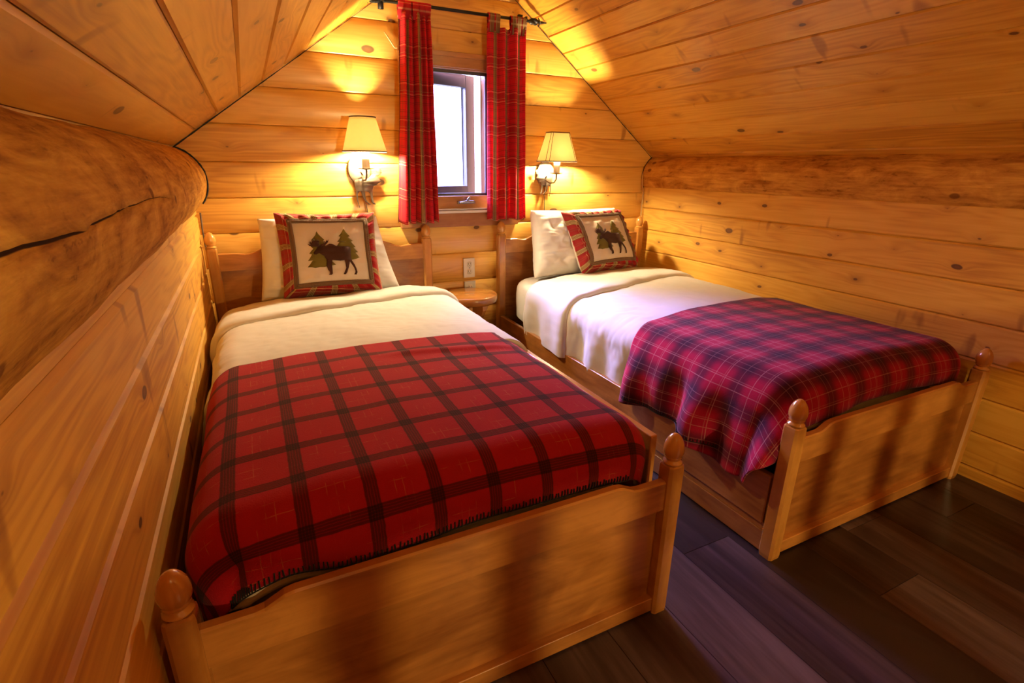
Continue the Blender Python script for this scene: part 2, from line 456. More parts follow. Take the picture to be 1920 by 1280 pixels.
# round purlin logs
def log(name, cx, cz, r, crack=None, seed=0):
    mb = MB(); NY = 420; P = []; U = []; R = []
    angs0 = [PI + 2 * PI * k / 72 for k in range(72)]
    rows = [.03 + (YB - .06) * i / NY for i in range(NY + 1)]
    for y in rows:
        rr = r * (1 + .012 * nz(y * 1.3, seed) + .008 * nz(y * 4, seed + 3))
        th = list(angs0); dp = [0.] * 72
        if crack:
            ca, wd, ampl = crack(y)
            i0 = CR0
            # piecewise remap: row i0 sits on the crack, i0±1 on its lips
            lo, hi = i0 - 8, i0 + 8
            for i in range(lo, hi + 1):
                if i < i0: th[i] = lerp(angs0[lo], ca - wd, (i - lo) / (i0 - 1 - lo))
                elif i > i0: th[i] = lerp(ca + wd, angs0[hi], (i - i0 - 1) / (hi - i0 - 1))
                else: th[i] = ca
            dp[i0] = ampl
        row, ur = [], []
        for i, a in enumerate(th):
            q = rr + .0025 * nz(math.cos(a) * 2, y * 5, math.sin(a) * 2 + seed) * 2 + .0012 * nz(math.cos(a) * 6, y * 16, math.sin(a) * 6 + seed)
            q -= dp[i]
            row.append((cx + q * math.cos(a), y, cz + q * math.sin(a))); ur.append((y + seed, a * r))
        P.append(row); U.append(ur); R.append(dp)
    b = len(mb.v)
    for rw in P: mb.v += rw
    for i in range(NY):
        for j in range(72):
            k = (j + 1) % 72
            q = [(i, j), (i, k), (i + 1, k), (i + 1, j)]
            mb.f.append(tuple(b + x * 72 + c for x, c in q))
            mb.uv.append([(U[x][c][0], U[x][c][1] + (2 * PI * r if (k == 0 and c == 0) else 0)) for x, c in q])
            mb.rn.append((0, 0))
    o = mb.build(name, LOG, smooth=True, weld=False)
    rl = o.data.uv_layers['Plank']
    for lp in o.data.loops:
        i, j = divmod(lp.vertex_index, 72)
        rl.data[lp.index].uv = (min(1, R[i][j] / .008), 0)
    return struct(o)
# the long drying crack of the left log: angle below the equator, opening and closing in three runs
CR0 = 36
CRACK_PTS = [(-3.0, .19), (-2.7, .165), (-2.33, .122), (-2.245, .103), (-2.1, .066), (-2.085, .088), (-1.96, .101), (-1.92, .116), (-1.815, .116), (-1.65, .119), (-1.52, .096), (-1.32, .0), (-1.1, -.03)]
def crack_left(y):
    a = CRACK_PTS[0][1]
    for (y0, a0), (y1, a1) in zip(CRACK_PTS[:-1], CRACK_PTS[1:]):
        if y >= y0: a = lerp(a0, a1, min(1, (y - y0) / (y1 - y0)))
    a += .010 * nz(y * 16, 7) + .006 * nz(y * 50, 9)
    on = ss(-3.2, -2.6, y) * (1 - ss(-1.6, -1.3, y))
    gap = 1 - .95 * math.exp(-((y + 2.095) / .03) ** 2) - .8 * math.exp(-((y + 1.87) / .025) ** 2) - .7 * math.exp(-((y + 1.60) / .03) ** 2)
    o = on * max(.05, gap)
    return 2 * PI + a, .002 + .013 * o * (.35 + .65 * ss(-1.6, -2.3, y)), .014 * o
log('trim_left_log', -.128, 1.04, .152, crack_left, 2)
log('trim_right_log', 2.664, 1.07, .136, None, 17)

# dark chinking where the roof and the logs meet the gable
def cord(pts, r0, seed):
    return [r0 * (.55 + .9 * abs(nz(i * .35, seed))) for i in range(len(pts))]
mb = MB()
pts = [(LX + .004 + t * 1.25, -.009, LZ - .003 + .725 * t * 1.25) for t in [k / 60 for k in range(61)]]
mb.tube(pts, [r_ * (1 - .6 * ss(10, 40, i)) for i, r_ in enumerate(cord(pts, .0038, 1))])
struct(mb.build('trim_1', BLACKCORD))
mb = MB()
pts = [(-.128 + .155 * math.cos(a), -.012 - .004 * nz(a, 3), 1.04 + .155 * math.sin(a)) for a in [1.25 - k * .06 for k in range(33)]]
mb.tube(pts, cord(pts, .0052, 4))
struct(mb.build('trim_2', BLACKCORD))
mb = MB()
pts = [(RX - .006 - t * 1.2, -.010, RZ - .003 + RS * t * 1.2) for t in [k / 60 for k in range(61)]]
mb.tube(pts, cord(pts, .0026, 8))
struct(mb.build('trim_3', BLACKCORD))
mb = MB()
pts = [(2.664 + .138 * math.cos(a), -.012, 1.07 + .138 * math.sin(a)) for a in [2.1 + k * .06 for k in range(34)]]
mb.tube(pts, cord(pts, .0034, 12))
struct(mb.build('trim_4', BLACKCORD))

# ------------------------------------------------------------------ window
win = struct(empty('window_1', (1.26, 0, .89)))
OX0, OX1, OZ0, OZ1 = 1.095, 1.428, .905, 1.606
def part(mb, name, mat, parent, **k): return mb.build(name, mat, parent, **k)
mb = MB()                                    # casing boards round the opening
mb.box((.935, -.030, 1.600), (1.585, .02, 1.668), 0)
mb.box((.935, -.026, .80), (OX0 - .018, .02, 1.600), 2)
mb.box((OX1 + .018, -.026, .80), (1.585, .02, 1.600), 2)
part(mb, 'casing', CAS, win, smooth=False, bevel=.004)
mb = MB()
mb.box((.93, -.036, 1.648), (1.59, -.030, 1.672), 0)
part(mb, 'cap_strip', CAS, win, smooth=False, bevel=.004)
mb = MB()                                    # jambs
mb.box((OX0 - .02, -.022, OZ0 - .02), (OX0, .11, OZ1 + .02), 2); mb.box((OX1, -.022, OZ0 - .02), (OX1 + .02, .11, OZ1 + .02), 2)
mb.box((OX0, -.022, OZ1 - .012), (OX1, .11, OZ1 + .02), 0); mb.box((OX0, -.022, OZ0 - .02), (OX1, .11, OZ0 + .058), 0)
part(mb, 'frame', CAS, win, smooth=False, bevel=.002)
mb = MB()
mb.box((.92, -.052, .872), (1.60, .0, .887), 0)
mb.box((.925, -.046, .890), (1.595, .0, .897), 0)
part(mb, 'sill', STRIPM, win, smooth=False, bevel=.003)
mb = MB(); mb.box((.905, -.034, .797), (1.605, .01, .872), 0)
part(mb, 'apron', CAS, win, smooth=False, bevel=.004)
mb = MB()                                    # insect screen frame inside
fz0, fz1 = OZ0 + .058, OZ1 - .012
for a, b in (((OX0, .012, fz0), (OX0 + .014, .024, fz1)), ((OX1 - .014, .012, fz0), (OX1, .024, fz1)), ((OX0, .012, fz0), (OX1, .024, fz0 + .014)), ((OX0, .012, fz1 - .014), (OX1, .024, fz1))):
    mb.box(a, b)
part(mb, 'screen_frame', SASHM, win, smooth=False, bevel=.001)
# casement sash hinged at the left, standing open outwards
hx, hy, ang = OX0 + .006, .105, math.radians(12)
ca, sa = math.cos(ang), math.sin(ang)
def sash(mb, a, b):
    n0 = len(mb.v); mb.box(a, b)
    for i in range(n0, len(mb.v)):
        x, y, z = mb.v[i]; mb.v[i] = (hx + x * ca - y * sa, hy + x * sa + y * ca, z)
sw, z0_, z1_ = .322, OZ0 + .05, OZ1 - .008
mb = MB()
sash(mb, (0, 0, z0_), (.05, .045, z1_)); sash(mb, (sw - .058, 0, z0_), (sw, .045, z1_))
sash(mb, (.05, 0, z0_), (sw - .058, .045, z0_ + .055)); sash(mb, (.05, 0, z1_ - .06), (sw - .058, .045, z1_))
sh = part(mb, 'sash', SASHM, win, smooth=False, bevel=.003)
mb = MB(); sash(mb, (.045, .02, z0_ + .05), (sw - .053, .024, z1_ - .055))
part(mb, 'glass_pane', GLASS, sh, smooth=False)
# crank
mb = MB()
mb.box((1.225, -.038, .921), (1.330, -.022, .936))
mb.tube([(1.232, -.045, .926), (1.275, -.052, .934), (1.32, -.046, .933)], [.006, .008, .007])
mb.tube([(1.278, -.046, .934), (1.283, -.056, .950), (1.288, -.060, .957)], [.010, .007, .006])
part(mb, 'crank_handle', STEEL, win, bevel=.003)
# small pale strip beside the casing head
mb = MB(); mb.tube([(.876, -.016, 1.727), (.921, -.022, 1.662), (.945, -.024, 1.664)], .0035, 6)
part(mb, 'edge_strip', plain('pale_strip', (.8, .6, .3), .5), win)

# ------------------------------------------------------------------ curtain rod and curtains
RY, RZr = -.085, 1.842
rod = empty('curtain_rod', (1.26, 0, RZr), 'black wrought iron curtain rod with twisted ends above the window', 'curtain rod')
def rod_z(x): return RZr + .004 * (x - 1.26)
mb = MB(); mb.tube([(.86, RY, rod_z(.86)), (1.64, RY, rod_z(1.64))], .0075, 12)
part(mb, 'pole', IRON, rod)
for sgn, xe in ((-1, .845), (1, 1.625)):
    mb = MB()
    P = []
    for k in range(33):                     # twisted cage
        t = k / 32; rr = .007 + .008 * math.sin(PI * t)
        P.append([(xe + sgn * .055 * t, RY + rr * (1 + .25 * math.cos(4 * a - 9 * t)) * math.cos(a), rod_z(xe) + rr * (1 + .25 * math.cos(4 * a - 9 * t)) * math.sin(a)) for a in [2 * PI * j / 24 for j in range(24)]])
    mb.grid(P, closed=True)
    xt = xe + sgn * .055
    mb.tube([(xt, RY, rod_z(xe)), (xt + sgn * .01, RY, rod_z(xe)), (xt + sgn * .048, RY, rod_z(xe) + .002)], [.006, .009, .003])
    for dz, dy in ((.016, 0), (-.016, 0), (0, .016), (0, -.016)):
        mb.tube([(xt + sgn * .006, RY, rod_z(xe)), (xt + sgn * .004, RY + dy * .7, rod_z(xe) + dz * .7), (xt - sgn * .002, RY + dy * 1.3, rod_z(xe) + dz * 1.3)], [.005, .004, .0015], 6)
    part(mb, 'finial', IRON, rod)
    mb = MB()
    mb.tube([(xe - sgn * .02, -.015, rod_z(xe) + .014), (xe - sgn * .02, RY - .004, rod_z(xe) + .014)], .005)
    mb.tube([(xe - sgn * .02, RY - .008, rod_z(xe) + .016), (xe - sgn * .02, RY - .010, rod_z(xe) - .010)], .005)
    mb.box((xe - sgn * .02 - .012, -.026, rod_z(xe) - .02), (xe - sgn * .02 + .012, -.010, rod_z(xe) + .04))
    part(mb, 'bracket', IRON, rod)

def curtain(label, top, bot, tabs, folds, ph, cloth_w, u0, ztop, zbot, group):
    root = empty('curtain', ((bot[0] + bot[1]) / 2, RY, zbot), label, 'curtain', group)
    NU, NV = 120, 60
    mb = MB(); P, U = [], []
    for j in range(NV + 1):
        v = j / NV; row, ur = [], []
        x0 = lerp(top[0], bot[0], v ** 1.2); x1 = lerp(top[1], bot[1], v ** 1.2)
        for i in range(NU + 1):
            u = i / NU
            a = .016 + .010 * v
            fo = 0
            for k, (f_, am, p_) in enumerate(folds): fo += am * math.sin(2 * PI * (f_ * u + p_ + .06 * v * math.sin(3 * v + k)))
            y = RY + a * fo + .004 * nz(u * 4, v * 5, ph)
            x = lerp(x0, x1, u) + .006 * math.sin(2 * PI * (folds[0][0] * u + ph)) * v + .004 * nz(u * 3, v * 3, ph + 5)
            # pull the top edge between tabs a little lower
            near = min(abs(u - t) for t in tabs)
            zt = ztop - .008 * ss(.03, .12, near) * (1 - v) ** 6
            row.append((x, y, lerp(zt, zbot + .006 * math.sin(2 * PI * (folds[0][0] * u)) , v)))
            ur.append((u * cloth_w + u0, v * (ztop - zbot)))
        P.append(row); U.append(ur)
    mb.grid(P, U)
    part(mb, 'curtain_panel', CURT, root, solid=.0022)
    for t in tabs:
        i = int(round(t * NU)); h = max(3, int(.013 / ((top[1] - top[0]) / NU)))
        mb = MB()
        xc = P[0][i][0]; hw = .0165
        loop = []
        yb = P[0][i][1]
        loop = [(yb - .004, ztop - .030), (RY - .012, rod_z(xc) - .010)] + [(RY - .0135 * math.cos(a), rod_z(xc) + .0125 * math.sin(a)) for a in [k * PI / 8 for k in range(9)]] + [(RY + .012, rod_z(xc) - .010), (yb + .004, ztop - .030)]
        Pt = [[(xc + hw * s_, y_ - .002 * (1 - s_ * s_), z_) for s_ in (-1, -.5, 0, .5, 1)] for y_, z_ in loop]
        Ut = [[(u0 + .075 + hw * s_, k * .012) for s_ in (-1, -.5, 0, .5, 1)] for k in range(len(loop))]
        mb.grid(Pt, Ut)
        part(mb, 'tab', CURT, root, solid=.002)
    return root
curtain('red plaid tab-top curtain hanging left of the window, nearer the taller lamp', (.932, 1.083), (.872, 1.092), (.08, .30, .53, .75, .93),
        [(4.5, 1., .1), (2.2, .6, .4), (7.3, .35, .7)], .3, .48, .0, 1.806, .833, 'plaid tab-top curtains')
curtain('red plaid tab-top curtain hanging right of the window, with a wide flat red middle', (1.392, 1.603), (1.386, 1.623), (.07, .22, .66, .78, .94),
        [(3.4, .8, .35), (2.0, .6, .1), (6.1, .35, .5)], 1.3, .46, .06, 1.800, .832, 'plaid tab-top curtains')

# ------------------------------------------------------------------ beds
def bed(name, label, ax, W, yh, yf, high_rail):
    root = empty('bed_frame', (ax + W / 2, (yh + yf) / 2, 0), label, 'bed', 'maple twin beds with acorn posts')
    hp = .0235
    def post(x, y, top, fin):
        mb = MB(); c = .007
        prof = [(-hp + c, -hp), (hp - c, -hp), (hp, -hp + c), (hp, hp - c), (hp - c, hp), (-hp + c, hp), (-hp, hp - c), (-hp, -hp + c)]
        rn = (random.random(), random.random()); P, U = [], []
        zs = [0, .012, top - .012, top - .004, top]
        for k, z in enumerate(zs):
            s_ = [.93, 1, 1, .97, .86][k]
            P.append([(x + px * s_, y + py * s_, z) for px, py in prof]); U.append([(z + rn[0] * 9, i * .02 + rn[1] * 7) for i in range(8)])
        mb.grid(P, U, closed=True, rn=rn); mb.quad(P[-1], U[-1], rn)
        po = part(mb, 'post', POST, root, smooth=False)
        z = top; h = fin - top
        pr = [(.0, 0), (.019, 0), (.0225, .02), (.0235, .05), (.0225, .09), (.0175, .13), (.0165, .17), (.0195, .20), (.0215, .23), (.0205, .26),
              (.0215, .30), (.0242, .38), (.0250, .48), (.0240, .60), (.0212, .73), (.0165, .85), (.0105, .94), (.0045, .99), (.0, 1.0)]
        mb = MB(); mb.lathe([(r_, z + t * h) for r_, t in pr], x, y, 28)
        part(mb, 'finial', POST, po)
    for x in (ax, ax + W):
        post(x, yf, .447, .527); post(x, yh, .748, .822)
    xa, xb = ax + hp - .003, ax + W - hp + .003
    def board(y0, y1, z0, ztop, nm, mat, par, seg=60):
        """board with a shaped top edge"""
        mb = MB(); rn = (random.random(), random.random()); pts = []
        for k in range(seg + 1):
            x = lerp(xa, xb, k / seg); pts.append((x, ztop(x)))
        fr = [[(x, y0, z0) for x, z in pts], [(x, y0, z - .004) for x, z in pts], [(x, y0 + .004, z) for x, z in pts], [(x, y1 - .004, z) for x, z in pts], [(x, y1, z - .004) for x, z in pts], [(x, y1, z0) for x, z in pts]]
        acc = [0, .1, .105, .12, .125, .225]
        U = [[(p[0] + rn[0] * 9, p[2] + a * .2 + rn[1] * 7) for p in r] for r, a in zip(fr, acc)]
        mb.grid(fr, U, rn=rn, flip=True)
        return part(mb, nm, mat, par, smooth=False)
    # footboard
    def ftop(x):
        d = min(x - ax, ax + W - x)
        return .405 + .022 * ss(.105, .165, d) - .006 * math.exp(-((d - .18) / .03) ** 2) * 0
    fb = board(yf - .012, yf + .012, .325, ftop, 'footboard_rail', BED, root)
    mb = MB(); mb.box((xa, yf + .006, .048), (xb, yf + .011, .330), 0)
    part(mb, 'footboard_panel', BED, root, smooth=False)
    mb = MB(); mb.box((xa, yf - .013, .006), (xb, yf + .012, .049), 0)
    part(mb, 'footboard_base_rail', BED, root, smooth=False, bevel=.003)
    # headboard
    def htop(x):
        d = min(x - ax, ax + W - x)
        return .722 - .008 * math.exp(-((d - .145) / .035) ** 2) + .022 * ss(.15, .25, d)
    board(yh - .010, yh + .012, .640, htop, 'headboard_rail', BED, root)
    mb = MB(); mb.box((xa, yh + .001, .25), (xb, yh + .010, .642), 0)
    part(mb, 'headboard_panel', BED, root, smooth=False)
    # side rails
    for sx in (0, 1):
        x = ax + W if sx else ax
        out = 1 if sx else -1
        mb = MB()
        if high_rail and sx:
            mb.box((x + .004, yf + .085, .20), (x + .026, yh - .03, .474), 1)
        else:
            mb.box((x + out * .018, yf + .03, .10), (x - out * .006, yh - .03, .266), 1)
        part(mb, 'side_rail', BED, root, smooth=False, bevel=.004)
    if not high_rail:                        # panelled box below the open side
        mb = MB(); mb.box((ax - .008, yf + .022, .072), (ax + .010, yh - .03, .102), 1)
        mb.box((ax - .012, yf + .022, .003), (ax + .008, yh - .03, .074), 1)
        part(mb, 'base_panel', BED, root, smooth=False, bevel=.003)
    else:
        mb = MB(); mb.box((ax + W - .006, yf + .03, .02), (ax + W + .010, yh - .03, .21), 1)
        part(mb, 'base_panel', BED, root, smooth=False, bevel=.003)
    return root
AX, AW, BX, BW = 0., 1.024, 1.475, 1.012
YH, YF = -.0715, -2.0205
bed('a', 'maple wood bed beside the left wall, its footboard nearest the camera', AX, AW, YH, YF, True)
bed('b', 'maple wood bed along the right wall, with its long side rail facing the aisle', BX, BW, YH, YF, False)

# ---- draped cloth over a box: arc-length coordinates (s across, t along towards the foot)
def drape(s, t, x0, x1, y0, y1, z0, r, crown=.0, flare=.03, rip=None, extra=0., rimz=0.):
    """x0..x1, y0(head)..y1(foot, smaller y) is the outline of the box; s is x when flat, t is y when flat"""
    ix0, ix1, iy1, iy0 = x0 + r, x1 - r, y1 + r, y0 - r
    cs = min(max(s, ix0), ix1); ct = min(max(t, iy1), iy0)
    ds, dt = s - cs, t - ct; rho = math.hypot(ds, dt)
    cx, w = (x0 + x1) / 2, (x1 - x0) / 2
    z = z0 - crown * ((cs - cx) / w) ** 2
    if rho < 1e-9: return Vector((s, t, z + extra)), Vector((0, 0, 1)), 0
    ux, uy = ds / rho, dt / rho
    if rho < r * PI / 2:
        th = rho / r; R = r * math.sin(th); dz = r * (1 - math.cos(th)); nr = Vector((ux * math.sin(th), uy * math.sin(th), math.cos(th)))
    else:
        e = rho - r * PI / 2; R = r + flare * e; dz = r + e; nr = Vector((ux, uy, 0))
    p = Vector((cs + ux * R, ct + uy * R, z - dz)) + nr * extra
    if rip:
        hang = ss(r * .8, r * PI / 2 + .12, rho)
        p += Vector((ux, uy, 0)) * rip(s, t, hang)
    return p, nr, rho

def sheet_surface(name, mat, parent, s0, s1, t0, t1, ns, nt, fn, solid=.006, uv=(0, 0)):
    mb = MB(); P, U = [], []
    for j in range(nt + 1):
        row, ur = [], []
        for i in range(ns + 1):
            a, b = i / ns, j / nt
            t = lerp(t0(a) if callable(t0) else t0, t1(a) if callable(t1) else t1, b)
            s = lerp(s0(b) if callable(s0) else s0, s1(b) if callable(s1) else s1, a)
            row.append(fn(s, t)); ur.append((s + uv[0], t + uv[1]))
        P.append(row); U.append(ur)
    mb.grid(P, U)
    return mb.build(name, mat, parent, solid=solid, weld=False), P

# mattresses with fitted sheets
def mattress(label, x0, x1, y0, y1, z0, z1):
    mb = MB(); r = .055
    prof = [(.0, z0)] ; P = []
    levels = [(-.02, z0 + .0), (0, z0 + .02), (0, z0 + .06), (.002, z0 + .10), (.002, z0 + .15)]
    for k in range(7):
        a = k / 6 * PI / 2; levels.append((-r * (1 - math.cos(a)), z1 - r + r * math.sin(a)))
    for k in range(1, 9): levels.append((-r - k / 8 * .40, z1 + .006 * k / 8))
    N = 200
    for ins, z in levels:
        row = []
        hx_, hy_ = (x1 - x0) / 2 + ins, (y0 - y1) / 2 + ins
        for k in range(N):
            a = 2 * PI * k / N
            c, s_ = math.cos(a), math.sin(a); q = 1 / max(abs(c) ** 1, abs(s_) ** 1)
            n_ = 9
            q = (abs(c) ** n_ + abs(s_) ** n_) ** (-1 / n_)
            x, y = (x0 + x1) / 2 + hx_ * c * q, (y0 + y1) / 2 + hy_ * s_ * q
            wr = .005 * nz(x * 9, y * 9, z * 5) * ss(z1 + .01, z1 - .1, z)
            row.append((x + wr * c, y + wr * s_, z + .003 * nz(x * 4, y * 4, 3)))
        P.append(row)
    mb.grid(P, closed=True); mb.quad(P[-1]); mb.quad(list(reversed(P[0])))
    o = mb.build('mattress', SHEET, None, weld=False)
    return tag(o, label, 'mattress')
mattress('mattress in a pale fitted sheet on the left bed, showing under the head pillows', AX + .03, AX + AW - .028, YH - .03, YF + .075, .262, .497)
mattress('mattress in a white fitted sheet on the right bed, its corner bare beside the stool', BX + .022, BX + BW - .02, YH - .03, YF + .075, .262, .497)

# duvets -------------------------------------------------------------------------
def wr(s, t, k=1., seed=0):
    return k * (.010 * nz(s * 3 + seed, t * 3) + .006 * nz(s * 9, t * 6, seed) + .003 * abs(nz(s * 14, t * 30, seed + 2)) + .0022 * nz(s * 30, t * 22, seed))
def duvet(label, x0, x1, z0, s0, s1, tb, tf, fold_t, seed, left_drop, hang_head=None):
    """tb: back (head side) edge, tf: foot edge under the blanket; the folded-back band lies on top between tb and fold_t"""
    root = None
    def ripL(s, t, h): return h * (.012 * math.sin(t * 17 + seed) + .010 * math.sin(t * 31 + 2) + .008 * nz(t * 8, s * 5, seed))
    def base(s, t):
        p, nr, rho = drape(s, t, x0, x1, 5, YF + .02, z0, .085, .028, 0., ripL, 0)
        return p + nr * wr(s, t, 1., seed)
    o, _ = sheet_surface('duvet', DUVETM, None, s0, s1, lambda a: tb(a) , tf, 110, 130, base, .016)
    tag(o, label, 'duvet', 'cream duvets')
    # folded-back band: a rolled front edge and a flat top, thinning to the back
    mb = MB(); P, U = [], []
    NS = 130
    for i in range(NS + 1):
        a = i / NS; s = lerp(s0, s1, a)
        f = fold_t(a); b = tb(a)
        row, ur = [], []
        prof = [(f + .035, .004), (f + .012, .003), (f + .000, .008), (f - .004, .019), (f + .004, .031), (f + .022, .037)]
        n_ = 14
        prof += [(lerp(f + .03, b, k / n_), lerp(.037, .022, k / n_) - (.016 if k == n_ else 0)) for k in range(1, n_ + 1)]
        for k, (t, h) in enumerate(prof):
            p, nr, rho = drape(s, t, x0, x1, 5, YF + .02, z0, .085, .028, 0., ripL, 0)
            h2 = h + wr(s, t, 1., seed) + .006 * nz(s * 5, t * 9, seed + 7) * ss(.0, .03, h)
            row.append(p + nr * h2); ur.append((s, t))
        P.append(row); U.append(ur)
    mb.grid(P, U, flip=True)
    bd = mb.build('folded_top', DUVETM, o, weld=False)
    return o
duvet('cream duvet folded back at the top on the left bed', AX + .012, AX + AW + .012, .532,
      AX - .13, AX + AW + .024, lambda a: -.33 - .03 * math.sin(a * 5), -1.24, lambda a: -.71 + .22 * a + .02 * math.sin(a * 9) - .05 * ss(.15, 0, a), 3, 0)
duvet('cream duvet folded back at the top on the right bed, spilling over its aisle side', BX + .012, BX + BW - .005, .532,
      BX - .217, BX + BW + .05, lambda a: -.42 + .10 * a, -1.37, lambda a: -.86 + .22 * ss(0, .9, a) + .02 * math.sin(a * 8 + 1), 8, 0)

# blankets -----------------------------------------------------------------------
def stitches(fnc, a0, a1, n, hem, inset, par, outer):
    """short blanket stitches: fnc(along, depth) -> point, normal"""
    mb = MB()
    last = None
    for k in range(n):
        a = lerp(a0, a1, (k + .5) / n)
        L = inset * (.8 + .4 * random.random())
        p, q = fnc(a, 0), fnc(a + random.uniform(-.002, .002), L)
        mb.tube([p[0] + p[1] * outer, (p[0] + q[0]) / 2 + p[1] * (outer + .001), q[0] + q[1] * outer], .0015, 5)
        if last is not None: mb.tube([last, p[0] + p[1] * outer], .0014, 5)
        last = p[0] + p[1] * outer
    return mb.build('stitching', THREAD, par, weld=False)

# left bed blanket
zA = .552
def ripA(s, t, h):
    return h * (.006 * math.sin(s * 19 + 1) + .005 * nz(s * 7, t * 3, 5))
ax0, ax1 = AX + .004, AX + AW - .012
def surfA(s, t, extra=0):
    p, nr, rho = drape(s, t, ax0, ax1, 5, YF + .030, zA, .10, .026, -.06, ripA, 0)
    h = .008 * nz(s * 2.5, t * 2.5, 4) + .004 * nz(s * 7, t * 5, 1)
    h += .010 * math.exp(-((t + 1.31 + .10 * (s - .75)) / .022) ** 2) * ss(.45, .6, s) * (1 - ss(.85, 1., s))     # the wrinkle across the top
    # hem lifted at the near left corner
    lift = .022 * math.exp(-((s - .16) / .07) ** 2) * ss(YF + .03, YF - .05, t)
    # dents near the left foot corner
    dent = -.035 * math.exp(-((s - .06) / .06) ** 2 - ((t + 2.03) / .05) ** 2)
    p = p + nr * (h + extra + dent)
    p.z += lift
    return p, nr
hemA = YF - .056
backA = lambda a: -1.135 - .05 * a + .025 * a * a - .03 * ss(.1, 0, a)
bl, _ = sheet_surface('blanket', BLK_A, None, AX - .22, AX + AW + .055, backA, lambda a: hemA - .005 * math.sin(a * 6), 170, 150, lambda s, t: surfA(s, t)[0], .005, uv=(-.078 + .0, .034 + .0))
tag(bl, 'red wool blanket with wide black windowpane checks on the left bed', 'blanket')
ln, _ = sheet_surface('sherpa_lining', SHERPA, bl, AX - .1, AX + AW + .02, -1.9, lambda a: hemA - .005 * math.sin(a * 6) - .026 * ss(.05, .16, a) * (1 - ss(.38, .48, a)), 120, 30, lambda s, t: surfA(s, t, -.012)[0], .008)
stitches(lambda s, d: surfA(s, hemA - .005 * math.sin((s - AX + .22) / (AW + .275) * 6) + d, .0), AX + .02, AX + .92, 110, 0, .015, bl, .0068)

# right bed blanket, hanging over the aisle side
zB = .556
def ripB(s, t, h):
    side = ss(BX + .1, BX - .02, s)
    return h * side * (.034 + .020 * math.sin(t * 21 + .5 + s * 4) + .014 * math.sin(t * 37 + 1.4) + .014 * nz(t * 6, s * 3, 2)) + h * (1 - side) * .005 * math.sin(s * 23)
bx0, bx1 = BX + .002, BX + BW - .012
def surfB(s, t, extra=0):
    p, nr, rho = drape(s, t, bx0, bx1, 5, YF + .030, zB, .10, .026, .06 if s < BX + .3 else -.05, ripB, 0)
    h = .008 * nz(s * 2.5, t * 2.5, 14) + .004 * nz(s * 6, t * 5, 11)
    return p + nr * (h + extra), nr
sB0 = BX - .262
backB = lambda a: -1.315 + .085 * ss(0, .8, a) - .0 * a
hemB = lambda a: YF + .030 - .088 - .010 * math.sin(a * 7 + 1) + .10 * ss(.16, .0, a)
blb, _ = sheet_surface('blanket', BLK_B, None, lambda b: sB0 + .03 * math.sin(b * 5) + .03 * ss(.7, 1, b), BX + BW + .05, backB, hemB, 190, 150, lambda s, t: surfB(s, t)[0], .005, uv=(-.0, -.0))
tag(blb, 'red tartan wool blanket with thin white lines hanging over the right bed', 'blanket')
sheet_surface('sherpa_lining', SHERPA, blb, BX + .03, BX + BW + .02, -1.9, lambda a: YF + .030 - .080 - .010 * math.sin(a * 7 + 1) - .020 * (ss(.03, .08, a) * (1 - ss(.16, .2, a)) + ss(.86, .9, a)), 120, 30, lambda s, t: surfB(s, t, -.012)[0], .008)
PALE = cloth('pale_thread', (.55, .38, .28))
stitches(lambda t, d: surfB(sB0 + .03 + d, t), -1.36, -1.80, 52, 0, .012, blb, .0068)

# ------------------------------------------------------------------ pillows and cushions
def frame(bl_, br_, tl_):
    """local frame of a leaning cushion from three corners"""
    bl_, br_, tl_ = Vector(bl_), Vector(br_), Vector(tl_)
    X = (br_ - bl_); w = X.length; X.normalize()
    Y = tl_ - bl_; h = Y.length; Y.normalize(); Y = (Y - X * X.dot(Y) * 0).normalized()
    N = X.cross(Y).normalized()
    c = bl_ + (br_ - bl_) / 2 + (tl_ - bl_) / 2
    return c, X, Y, N, w, h
def pad(mb, fr, T, n=60, pinch=.05, wrk=0., seed=0, power=.55, taper=(0, 0)):
    c, X, Y, N, w, h = fr
    def pt(u, v, sd):
        pu = 1 - pinch * (1 - v * v) * 1.0; pv = 1 - pinch * (1 - u * u)
        e = max(0, (1 - u ** 4)) * max(0, (1 - v ** 4))
        th = T / 2 * e ** power
        d = wrk * (nz(u * 2.2, v * 2.2, seed + sd) * .8 + .6 * nz(u * 5, v * 5, seed + sd)) * e ** .3 + wrk * .5 * abs(nz(u * 3 + v * 5, v * 4 - u * 2, seed + 9)) * e ** .3
        sh = -lerp(-taper[0], taper[1], (u + 1) / 2) * (v + 1) / 2
        return c + X * (u * w / 2 * pu + sh) + Y * (v * h / 2 * pv) + N * (sd * (th + d))
    for sd in (1, -1):
        P = [[pt(-1 + 2 * i / n, -1 + 2 * j / n, sd) for i in range(n + 1)] for j in range(n + 1)]
        U = [[(i / n * w, j / n * h) for i in range(n + 1)] for j in range(n + 1)]
        mb.grid(P, U, flip=(sd < 0))
    return pt
def pillow(label, fr, T, seed, taper):
    mb = MB(); pad(mb, fr, T, 90, .035, .020, seed, .40, taper)
    o = mb.build('pillow', PILM, None)
    return tag(o, label, 'pillow', 'white bed pillows')
pillow('white pillow leaning behind the scatter cushion on the left bed',
       frame((.175, -.225, .515), (.830, -.225, .515), (.178, -.135, .880)), .16, 1, (.03, .085))
pillow('white pillow, half uncovered, leaning at the head of the right bed',
       frame((1.598, -.265, .515), (2.24, -.245, .515), (1.605, -.15, .885)), .17, 5, (.02, .02))

